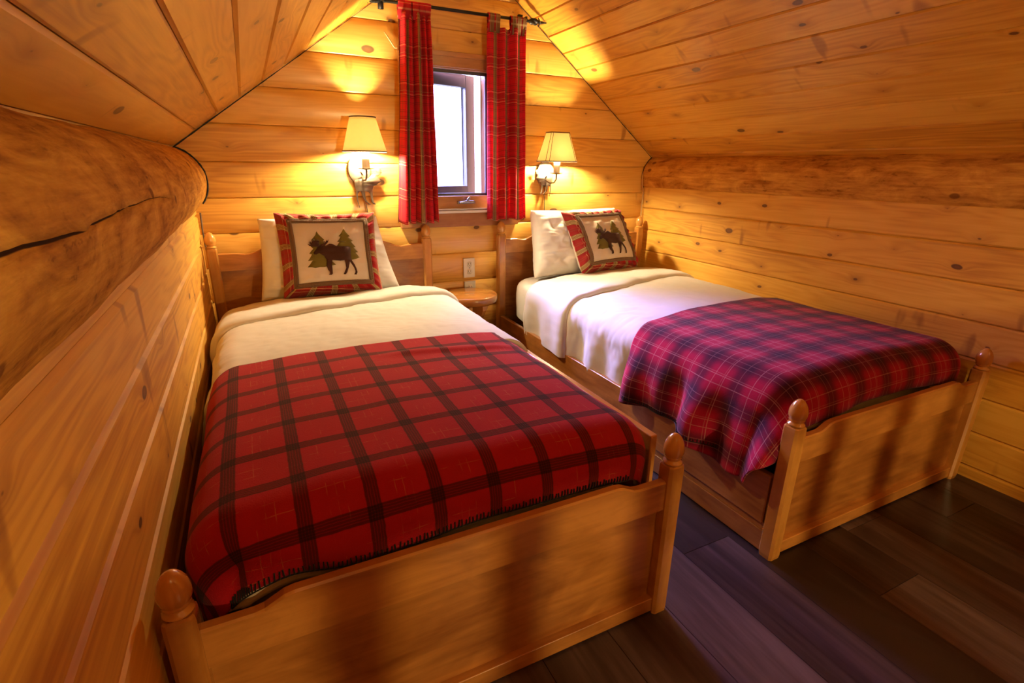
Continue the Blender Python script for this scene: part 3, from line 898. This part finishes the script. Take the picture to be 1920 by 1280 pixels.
TREE_L = [(605, 425), (625, 462), (650, 490), (706, 545), (690, 560), (730, 640), (700, 700), (760, 800), (830, 870), (872, 910), (830, 920), (770, 928), (720, 945), (660, 945), (600, 956), (550, 945), (498, 945), (530, 900), (560, 850), (500, 855), (525, 810), (548, 762), (513, 752), (540, 710), (565, 680), (532, 650), (560, 570), (535, 556), (560, 520), (590, 480), (598, 440)]
TREE_R = [(958, 375), (985, 415), (1050, 488), (1022, 497), (1098, 560), (1068, 566), (1138, 645), (1108, 652), (1175, 720), (1138, 728), (1200, 800), (1150, 820), (1085, 838), (1000, 800), (900, 700), (872, 645), (912, 572), (880, 572), (905, 540), (925, 497), (895, 490), (925, 450), (945, 410)]
MOOSE_B = [(565, 745), (575, 765), (605, 768), (640, 745), (665, 760), (690, 775), (710, 785), (722, 810), (745, 840), (750, 870), (745, 900), (750, 940), (768, 985), (792, 1015), (798, 1038), (778, 1058), (815, 1062), (832, 1045), (828, 1000), (822, 950), (815, 900), (822, 845), (870, 850), (930, 855), (985, 845), (1000, 880), (1008, 930), (1012, 960), (995, 1010), (978, 1052), (1010, 1053), (1027, 1020), (1047, 950), (1058, 890), (1060, 860), (1090, 900), (1120, 950), (1140, 1000), (1138, 1030), (1123, 1053), (1157, 1056), (1168, 1020), (1155, 970), (1130, 910), (1105, 870), (1085, 840), (1075, 800), (1070, 740), (1068, 690), (1060, 660), (1040, 645), (980, 640), (900, 643), (860, 637), (810, 608), (775, 605), (745, 625), (715, 640), (690, 632), (640, 640), (620, 655), (600, 690), (580, 715)]
ANT_L = [(650, 640), (628, 656), (580, 656), (540, 651), (510, 640), (484, 614), (505, 620), (528, 624), (498, 588), (525, 604), (513, 572), (541, 598), (535, 548), (560, 585), (566, 543), (585, 580), (600, 543), (606, 580), (622, 548), (622, 582), (639, 555), (636, 592), (634, 618), (655, 632)]
ANT_R = [(655, 632), (664, 610), (690, 612), (712, 597), (703, 568), (724, 586), (735, 548), (745, 574), (763, 541), (756, 582), (740, 603), (718, 628), (690, 640)]
def unbilin(px):
    """crop pixel -> (u,v) 0..1 on the cream square of the cushion"""
    q = (Vector((265, 290)), Vector((1250, 235)), Vector((380, 1195)), Vector((1380, 1140)))
    u = v = .5; p = Vector(px)
    for _ in range(12):
        f = q[0] * (1 - u) * (1 - v) + q[1] * u * (1 - v) + q[2] * (1 - u) * v + q[3] * u * v - p
        a = (q[1] - q[0]) * (1 - v) + (q[3] - q[2]) * v; b = (q[2] - q[0]) * (1 - u) + (q[3] - q[1]) * u
        D = a.x * b.y - a.y * b.x
        u -= (f.x * b.y - f.y * b.x) / D; v -= (a.x * f.y - a.y * f.x) / D
    return u, v
def flat_poly(poly, mapf, cuts, holes=()):
    """triangulated, finely cut polygon mapped on to a surface -> MB"""
    bm = bmesh.new()
    vs = [bm.verts.new((x, y, 0)) for x, y in poly]
    for t in tessellate_polygon([[Vector((x, y, 0)) for x, y in poly]]):
        try: bm.faces.new([vs[i] for i in t])
        except ValueError: pass
    for _ in range(cuts):
        bmesh.ops.subdivide_edges(bm, edges=bm.edges[:], cuts=1, use_grid_fill=True)
    bmesh.ops.recalc_face_normals(bm, faces=bm.faces)
    mb = MB(); bm.verts.ensure_lookup_table(); bm.verts.index_update()
    mb.v = [tuple(mapf(v.co.x, v.co.y)) for v in bm.verts]
    for f in bm.faces:
        ids = [v.index for v in f.verts]
        mb.f.append(tuple(ids)); mb.uv.append([(0, 0)] * len(ids)); mb.rn.append((0, 0))
    bm.free(); return mb
def cushion(label, fr, T, seed):
    c, X, Y, N, w, h = fr
    root = empty('cushion', c - Y * h / 2, label, 'cushion', 'moose scatter cushions')
    mb = MB(); pt = pad(mb, fr, T, 60, .05, .007, seed, .5)
    part(mb, 'cushion_body', CUSHM, root)
    # plaid ruffled border: a quilted ring standing on the front and wrapping the edge
    n = 56; b = .19                           # border width in -1..1 units
    def ring(i0, o_):
        pass
    mb = MB()
    M = 4 * n
    def edge(k):                              # walk round the square, param -1..1
        sgm, t = divmod(k, n); t = -1 + 2 * t / n
        return [(t, -1), (1, t), (-t, 1), (-1, -t)][int(sgm) % 4]
    P, U = [], []
    for q in range(9):
        f = q / 8; row, ur = [], []
        for k in range(M + 1):
            eu, ev = edge(k % M)
            s_ = 1.035 - (b + .035) * f
            u, v = eu * s_, ev * s_
            uu, vv = max(-1, min(1, u)), max(-1, min(1, v))
            p = pt(uu, vv, 1) + X * ((u - uu) * w / 2) + Y * ((v - vv) * h / 2)
            puff = .013 * math.sin(PI * min(1, f * 1.02)) + .0060 * math.sin(k * 2 * PI / 7.3 + 2 * nz(k * .2, seed)) * math.sin(PI * f) + .003 * nz(k * .5, f * 3, seed)
            row.append(p + N * (puff + .001)); ur.append((k / n * w * 1.0, f * .05 + eu * .02 + k * .0))
        P.append(row); U.append(ur)
    mb.grid(P, U)
    part(mb, 'plaid_border', PLAIDB, root, solid=.003)
    # braid between border and canvas
    mb = MB(); P = []
    pts = []
    for k in range(M + 1):
        eu, ev = edge(k % M); s_ = 1 - b - .02
        pts.append(pt(eu * s_, ev * s_, 1) + N * (.004 + .001 * math.sin(k * 2.2)))
    for off in (-.006, .006):
        pp = []
        for k in range(M + 1):
            eu, ev = edge(k % M); s_ = 1 - b - .02 + off * 3.2
            pp.append(pt(eu * s_, ev * s_, 1) + N * (.003 + .0012 * math.sin(k * 3.1 + off * 900)))
        mb.tube(pp, .0072, 6)
    part(mb, 'braid_trim', BRAID, root)
    inn = 1 - b - .03
    def onto(lift):
        def f(x, y):
            u, v = unbilin((x, y)); return pt((2 * u - 1) * inn, (1 - 2 * v) * inn, 1) + N * lift
        return f
    for nm, poly, mat_, lift in (('pine_tree_applique', TREE_L, TREE, .0016), ('pine_tree_applique', TREE_R, TREE, .0016)):
        part(flat_poly(poly, onto(lift), 2), nm, mat_, root, solid=.001, weld=False)
    mb = flat_poly(MOOSE_B, onto(.0075), 2)
    for poly in (ANT_L, ANT_R):
        m2 = flat_poly(poly, onto(.0075), 1); o = len(mb.v)
        mb.v += m2.v; mb.f += [tuple(i + o for i in f) for f in m2.f]; mb.uv += m2.uv; mb.rn += m2.rn
    part(mb, 'moose_applique', MOOSE, root, solid=.001, weld=False)
    return root
cushion('cream moose cushion with a plaid border standing upright on the left bed',
        frame((.276, -.335, .545), (.708, -.335, .538), (.283, -.215, .905)), .15, 2)
cushion('cream moose cushion with a plaid border tilted against the white pillow on the right bed',
        frame((1.835, -.405, .545), (2.262, -.355, .548), (1.778, -.245, .872)), .15, 6)

# ------------------------------------------------------------------ wall sconces
MC = [(235, 580), (225, 640), (225, 720), (245, 800), (240, 960), (255, 1040), (275, 1120), (285, 1178), (302, 1170), (287, 1110), (277, 1020), (272, 950), (277, 880), (310, 830), (345, 815), (360, 850), (375, 930), (400, 1010), (450, 1060), (505, 1112), (552, 1120), (540, 1095), (480, 1050), (455, 1000), (440, 930), (440, 815), (520, 840), (550, 880), (560, 960), (570, 1060), (600, 1100), (655, 1116), (660, 1100), (627, 1060), (612, 1000), (606, 900), (612, 800), (640, 715), (688, 692), (694, 718), (706, 682), (740, 660), (780, 632), (803, 632), (816, 610), (790, 570), (762, 530), (745, 488), (790, 478), (832, 463), (800, 456), (842, 440), (815, 425), (862, 420), (828, 395), (857, 370), (810, 364), (842, 346), (780, 335), (720, 318), (700, 345), (715, 400), (735, 440), (700, 470), (660, 440), (600, 470), (540, 540), (480, 545), (430, 540), (380, 550), (300, 565)]
def sconce(label, x, z, flip, square, moose_s, mdx, mdz, shade, arm_dx):
    """x, z: foot of the candle; the back plate hangs to its left (flip -1: to its right)"""
    root = empty('wall_sconce', (x, 0, z), label, 'wall lamp', 'moose wall sconces')
    ys = -.115
    bx_, bz_ = x - .022 + arm_dx, z - .002
    mb = MB(); P = []
    for k, (rr, yy) in enumerate(((1., -.012), (1., -.022), (.95, -.0255), (.5, -.028), (.02, -.029))):
        P.append([(bx_ + .056 * rr * math.cos(a), yy, bz_ + .072 * rr * math.sin(a)) for a in [2 * PI * j / 40 for j in range(40)]])
    mb.grid(P, closed=True)
    part(mb, 'back_plate', METAL, root, weld='n')
    k = .000226 * moose_s
    def mp(px, py): return (bx_ + flip * (px - 480) * k + mdx, -.036, z + .04 - (py - 560) * k + mdz)
    mb = flat_poly(MC, mp, 0)
    part(mb, 'moose_cutout', MOOSEMETAL, root, solid=.0025, weld=False)
    ax_ = x
    mb = MB(); mb.tube([(bx_ + .012 * flip, -.036, z - .030), (bx_ + .5 * (x - bx_), -.062, z - .052), (lerp(bx_, x, .85), -.095, z - .050), (x, ys, z - .030), (x, ys, z)], [.0045] * 5, 8)
    cur = [(bx_ + .012 * flip, -.036, z - .030), (bx_, -.045, z - .012), (bx_ - .008, -.055, z - .016)]
    mb.tube(cur, [.004, .0035, .002], 8)
    part(mb, 'arm', DARKMETAL, root, subsurf=0)
    mb = MB(); mb.lathe([(.0, -.001 + z), (.015, z - .001), (.036, z + .004), (.040, z + .006), (.036, z + .0065), (.014, z + .003), (0, z + .003)], x, ys, 28)
    part(mb, 'drip_plate', DARKMETAL, root)
    mb = MB(); mb.lathe([(0, z), (.0185, z + .003), (.0185, z + .085), (.010, z + .088), (0, z + .088)], x, ys, 24)
    part(mb, 'candle_sleeve', SLEEVE, root)
    mb = MB(); mb.lathe([(0, z + .088), (.010, z + .089), (.020, z + .100), (.024, z + .112), (.020, z + .127), (.006, z + .140), (0, z + .145)], x, ys, 20)
    part(mb, 'bulb', BULB, root)
    rt, rb, z0, z1 = shade
    mb = MB(); P = []
    def ringpts(f):
        if not square:
            r_ = lerp(rb, rt, f); return [(x + r_ * math.cos(a), ys + r_ * math.sin(a), lerp(z0, z1, f)) for a in [2 * PI * j / 48 for j in range(48)]]
        wx, wy, c = lerp(rb, rt, f), lerp(rb * .62, rt * .62, f), .16
        q = [(-1 + c, -1), (1 - c, -1), (1, -1 + 1.3 * c), (1, 1 - 1.3 * c), (1 - c, 1), (-1 + c, 1), (-1, 1 - 1.3 * c), (-1, -1 + 1.3 * c)]
        return [(x + wx * a, ys + wy * b, lerp(z0, z1, f)) for a, b in q]
    P = [ringpts(k / 8) for k in range(9)]
    mb.grid(P, closed=True)
    so = part(mb, 'lamp_shade', SHADE, root, smooth=not square, solid=.0012)
    for f in (0, 1):
        q = ringpts(f); tr = MB(); tr.tube(q + [q[0]], .0032, 6)
        part(tr, 'ribbon_trim', TRIMM, so)
    if square:
        for j in range(8):
            tr = MB(); tr.tube([ringpts(0)[j], ringpts(1)[j]], .0014, 5)
            part(tr, 'corner_seam', TRIMM, so)
    mb = MB(); mb.tube([(x - .004, ys, z + .145), (x, ys, lerp(z0, z1, .93))], .0015, 5)
    for a in range(3):
        q = ringpts(.93)
        e = q[int(a * len(q) / 3)]
        mb.tube([(x, ys, lerp(z0, z1, .93)), e], .0012, 5)
    part(mb, 'shade_holder', DARKMETAL, so)
    return root, (bx_, z)
r1, c1 = sconce('wall lamp with a round cream shade left of the window, above the left bed', .722, 1.100, 1, False, 1., .026, -.088, (.060, .104, 1.182, 1.336), .006)
r2, c2 = sconce('wall lamp with a straight-sided cream shade right of the window, above the right bed', 1.808, 1.084, -1, True, .80, -.010, -.058, (.060, .104, 1.152, 1.306), .000)
mb = MB(); mb.tube([(c1[0] + .01, -.024, c1[1] - .06), (c1[0] + .012, -.024, .98), (c1[0] + .022, -.028, .90), (c1[0] + .02, -.030, .72)], .0028, 6)
part(mb, 'power_cord', CORDM, r1)
mb = MB(); mb.tube([(c2[0], -.024, c2[1] - .05), (c2[0] - .004, -.024, .98), (c2[0] - .002, -.028, .86), (c2[0], -.03, .72)], .0022, 6)
part(mb, 'power_cord', CORDM, r2)

# ------------------------------------------------------------------ stool between the beds
st = empty('stool', (1.215, -.235, 0), 'round honey-brown wooden stool between the two headboards', 'stool')
mb = MB(); zt = .457
mb.lathe([(0, zt - .046), (.136, zt - .046), (.144, zt - .041), (.148, zt - .032), (.148, zt - .012), (.144, zt - .003), (.138, zt), (0, zt)], 1.215, -.235, 56, (.3, .4))
for i, f in enumerate(mb.f): mb.uv[i] = [(mb.v[k][0] * 1.0, mb.v[k][1] + mb.v[k][2]) for k in f]
part(mb, 'seat', STOOLM, st, weld=False, bevel=0)
LEGP = [(.03, zt - .046), (.120, zt - .046), (.122, zt - .075), (.108, zt - .105), (.088, zt - .125), (.082, zt - .150), (.092, zt - .185), (.118, zt - .215), (.128, zt - .26), (.122, .12), (.128, .05), (.140, .0), (.095, .0), (.085, .06), (.06, .14), (.03, .20)]
for k in range(4):
    a = k * PI / 2 + PI / 12
    ux, uy = math.cos(a), math.sin(a)
    for sgn in (1,):
        mb = flat_poly(LEGP, lambda x, y: (1.215 + ux * x - uy * .011, -.235 + uy * x + ux * .011, y), 0)
        part(mb, 'leg', STOOLM, st, smooth=False, solid=.022, weld=False, bevel=0)

# ------------------------------------------------------------------ sockets on the wall
def outlet(label, x, z, kind, group):
    root = empty('wall_outlet', (x, -.02, z), label, 'wall outlet', group)
    mb = MB(); mb.box((x - .035, -.026, z - .057), (x + .035, -.014, z + .057))
    part(mb, 'cover_plate', PLATE, root, smooth=False, bevel=.003)
    for dz in (.022, -.022):
        mb = MB(); P = []
        for rr, yy in ((1., -.0255), (.97, -.0290), (.0, -.0290)):
            P.append([(x + .0165 * rr * max(-.85, min(.85, math.cos(t) * 1.15)), yy, z + dz + .0150 * rr * math.sin(t)) for t in [2 * PI * j / 28 for j in range(28)]])
        mb.grid(P, closed=True)
        ro = part(mb, 'receptacle', PLATE, root, weld='n')
        mb = MB()
        for dx in (-.0065, .0065): mb.box((x + dx - .0012, -.0297, z + dz - .001), (x + dx + .0012, -.0288, z + dz + .008))
        mb.lathe([(0, 0), (.0022, 0), (.0022, .001), (0, .001)], 0, 0, 10)
        for i in range(len(mb.v) - 40, len(mb.v)):
            p = mb.v[i]; mb.v[i] = (x + p[0], -.0297 + p[2], z + dz - .007 + p[1])
        part(mb, 'slots', SLOT, ro, smooth=False)
    mb = MB(); P = [[(x + .003 * rr * math.cos(t), yy, z + .003 * rr * math.sin(t)) for t in [2 * PI * j / 12 for j in range(12)]] for rr, yy in ((1., -.026), (1., -.0275), (0, -.0282))]
    mb.grid(P, closed=True); part(mb, 'screw', STEEL, root)
outlet('white wall outlet, fully visible, above the stool', 1.292, .556, 0, 'white wall outlets')
outlet('white wall outlet half hidden behind the stool top', 1.296, .420, 0, 'white wall outlets')

# cables in the corners
mb = MB()
pts = [(2.524, -.020, 1.08), (2.530, -.020, 1.02), (2.545, -.022, .97), (2.553, -.026, .92), (2.520, -.040, .86), (2.516, -.055, .80), (2.520, -.03, .70), (2.522, -.03, .45)]
pts = [(2.519, -.022, 1.09), (2.524, -.022, 1.02), (2.538, -.024, .965), (2.530, -.03, .92), (2.526, -.034, .86), (2.523, -.036, .80), (2.523, -.036, .55), (2.523, -.036, .001)]
mb.tube(pts, .004, 8)
tag(mb.build('cable', CABLEM), 'thin tan cable running down the right rear corner to the bed post', 'cable')
mb = MB(); mb.tube([(-.022, -.026, .905), (-.026, -.026, .82), (-.024, -.030, .70), (-.026, -.030, .001)], .0035, 8)
tag(mb.build('cable', CORDM), 'thin brown cable running down the left rear corner behind the bed post', 'cable')

# ------------------------------------------------------------------ lights
wd = bpy.data.worlds.new('sky'); S.world = wd; wd.use_nodes = True
bg = wd.node_tree.nodes['Background']; bg.inputs[1].default_value = 1.0
def world_sky():
    """pale overcast surroundings with the brightest part of the sky below the eaves, a little left of the window axis"""
    t = wd.node_tree
    tc = t.nodes.new('ShaderNodeTexCoord'); dt = t.nodes.new('ShaderNodeVectorMath'); dt.operation = 'DOT_PRODUCT'
    az, el = math.radians(-13), math.radians(31)
    dt.inputs[1].default_value = (math.sin(az) * math.cos(el), math.cos(az) * math.cos(el), math.sin(el))
    t.links.new(tc.outputs['Generated'], dt.inputs[0])
    m1 = t.nodes.new('ShaderNodeMath'); m1.operation = 'MULTIPLY_ADD'; m1.inputs[1].default_value = 20.; m1.inputs[2].default_value = -20.
    t.links.new(dt.outputs['Value'], m1.inputs[0])
    m2 = t.nodes.new('ShaderNodeMath'); m2.operation = 'EXPONENT'; t.links.new(m1.outputs[0], m2.inputs[0])
    m3 = t.nodes.new('ShaderNodeVectorMath'); m3.operation = 'SCALE'; m3.inputs[0].default_value = SKY_GLOW
    t.links.new(m2.outputs[0], m3.inputs['Scale'])
    m4 = t.nodes.new('ShaderNodeVectorMath'); m4.operation = 'ADD'; m4.inputs[1].default_value = SKY_BASE
    t.links.new(m3.outputs[0], m4.inputs[0]); t.links.new(m4.outputs[0], bg.inputs[0])
SKY_GLOW = (180., 165., 500.); SKY_BASE = (3.6, 3.7, 5.2)
world_sky()
l = bpy.data.lights.new('window_portal', 'AREA'); l.shape = 'RECTANGLE'; l.size = .36; l.size_y = .74
l.cycles.is_portal = True
o = bpy.data.objects.new('window_portal', l); o.location = ((OX0 + OX1) / 2, .10, (OZ0 + OZ1) / 2); o.rotation_euler = (-PI / 2, 0, 0); COL.objects.link(o)
def area(name, loc, target, size, energy, col):
    l = bpy.data.lights.new(name, 'AREA'); l.shape = 'DISK'; l.size = size; l.energy = energy; l.color = col
    o = bpy.data.objects.new(name, l); o.location = loc
    o.rotation_euler = (Vector(target) - Vector(loc)).to_track_quat('-Z', 'Y').to_euler(); COL.objects.link(o)
area('room_lamp', (1.42, -4.45, 1.12), (1.2, -1.6, .5), .035, 35, (1, .73, .30))

# unseen railing added so its balusters band the low lamp light on the footboards
rl_ = empty('shadow_railing', (1.3, -3.75, 0), 'added unseen railing with thin square balusters casting shadow bands on the footboards', 'railing')
mb = MB(); mb.box((.3, -3.79, .93), (2.5, -3.71, .975), 0); part(mb, 'shadow_handrail', POST, rl_, smooth=False, bevel=.006)
mb = MB(); mb.box((.3, -3.78, .05), (2.5, -3.72, .09), 0); part(mb, 'shadow_bottom_rail', POST, rl_, smooth=False, bevel=.004)
for k in range(21):
    x = .38 + k * .101
    mb = MB(); mb.box((x - .014, -3.764, .09), (x + .014, -3.736, .93), 2); part(mb, 'shadow_baluster', POST, rl_, smooth=False, bevel=.003)
for x in (.28, 2.515):
    mb = MB(); mb.box((x - .035, -3.785, .0), (x + .035, -3.715, 1.03), 2); part(mb, 'shadow_newel', POST, rl_, smooth=False, bevel=.006)

# ------------------------------------------------------------------ camera
cp = dict(f=964.4215, pitch=.3279, yaw=.4616, roll=.0125, c=(.187, -2.8209, 1.1223))
fw = Vector((math.sin(cp['yaw']) * math.cos(cp['pitch']), math.cos(cp['yaw']) * math.cos(cp['pitch']), -math.sin(cp['pitch'])))
r = Vector((math.cos(cp['yaw']), -math.sin(cp['yaw']), 0)); u = r.cross(fw)
r2_ = r * math.cos(cp['roll']) + u * math.sin(cp['roll']); u2_ = u * math.cos(cp['roll']) - r * math.sin(cp['roll'])
cam = bpy.data.cameras.new('camera'); cam.sensor_width = 36; cam.lens = cp['f'] / 1920 * 36; cam.clip_start = .02
co = bpy.data.objects.new('camera', cam); COL.objects.link(co)
M = Matrix((r2_, u2_, -fw)).transposed().to_4x4(); M.translation = Vector(cp['c'])
co.matrix_world = M
S.camera = co
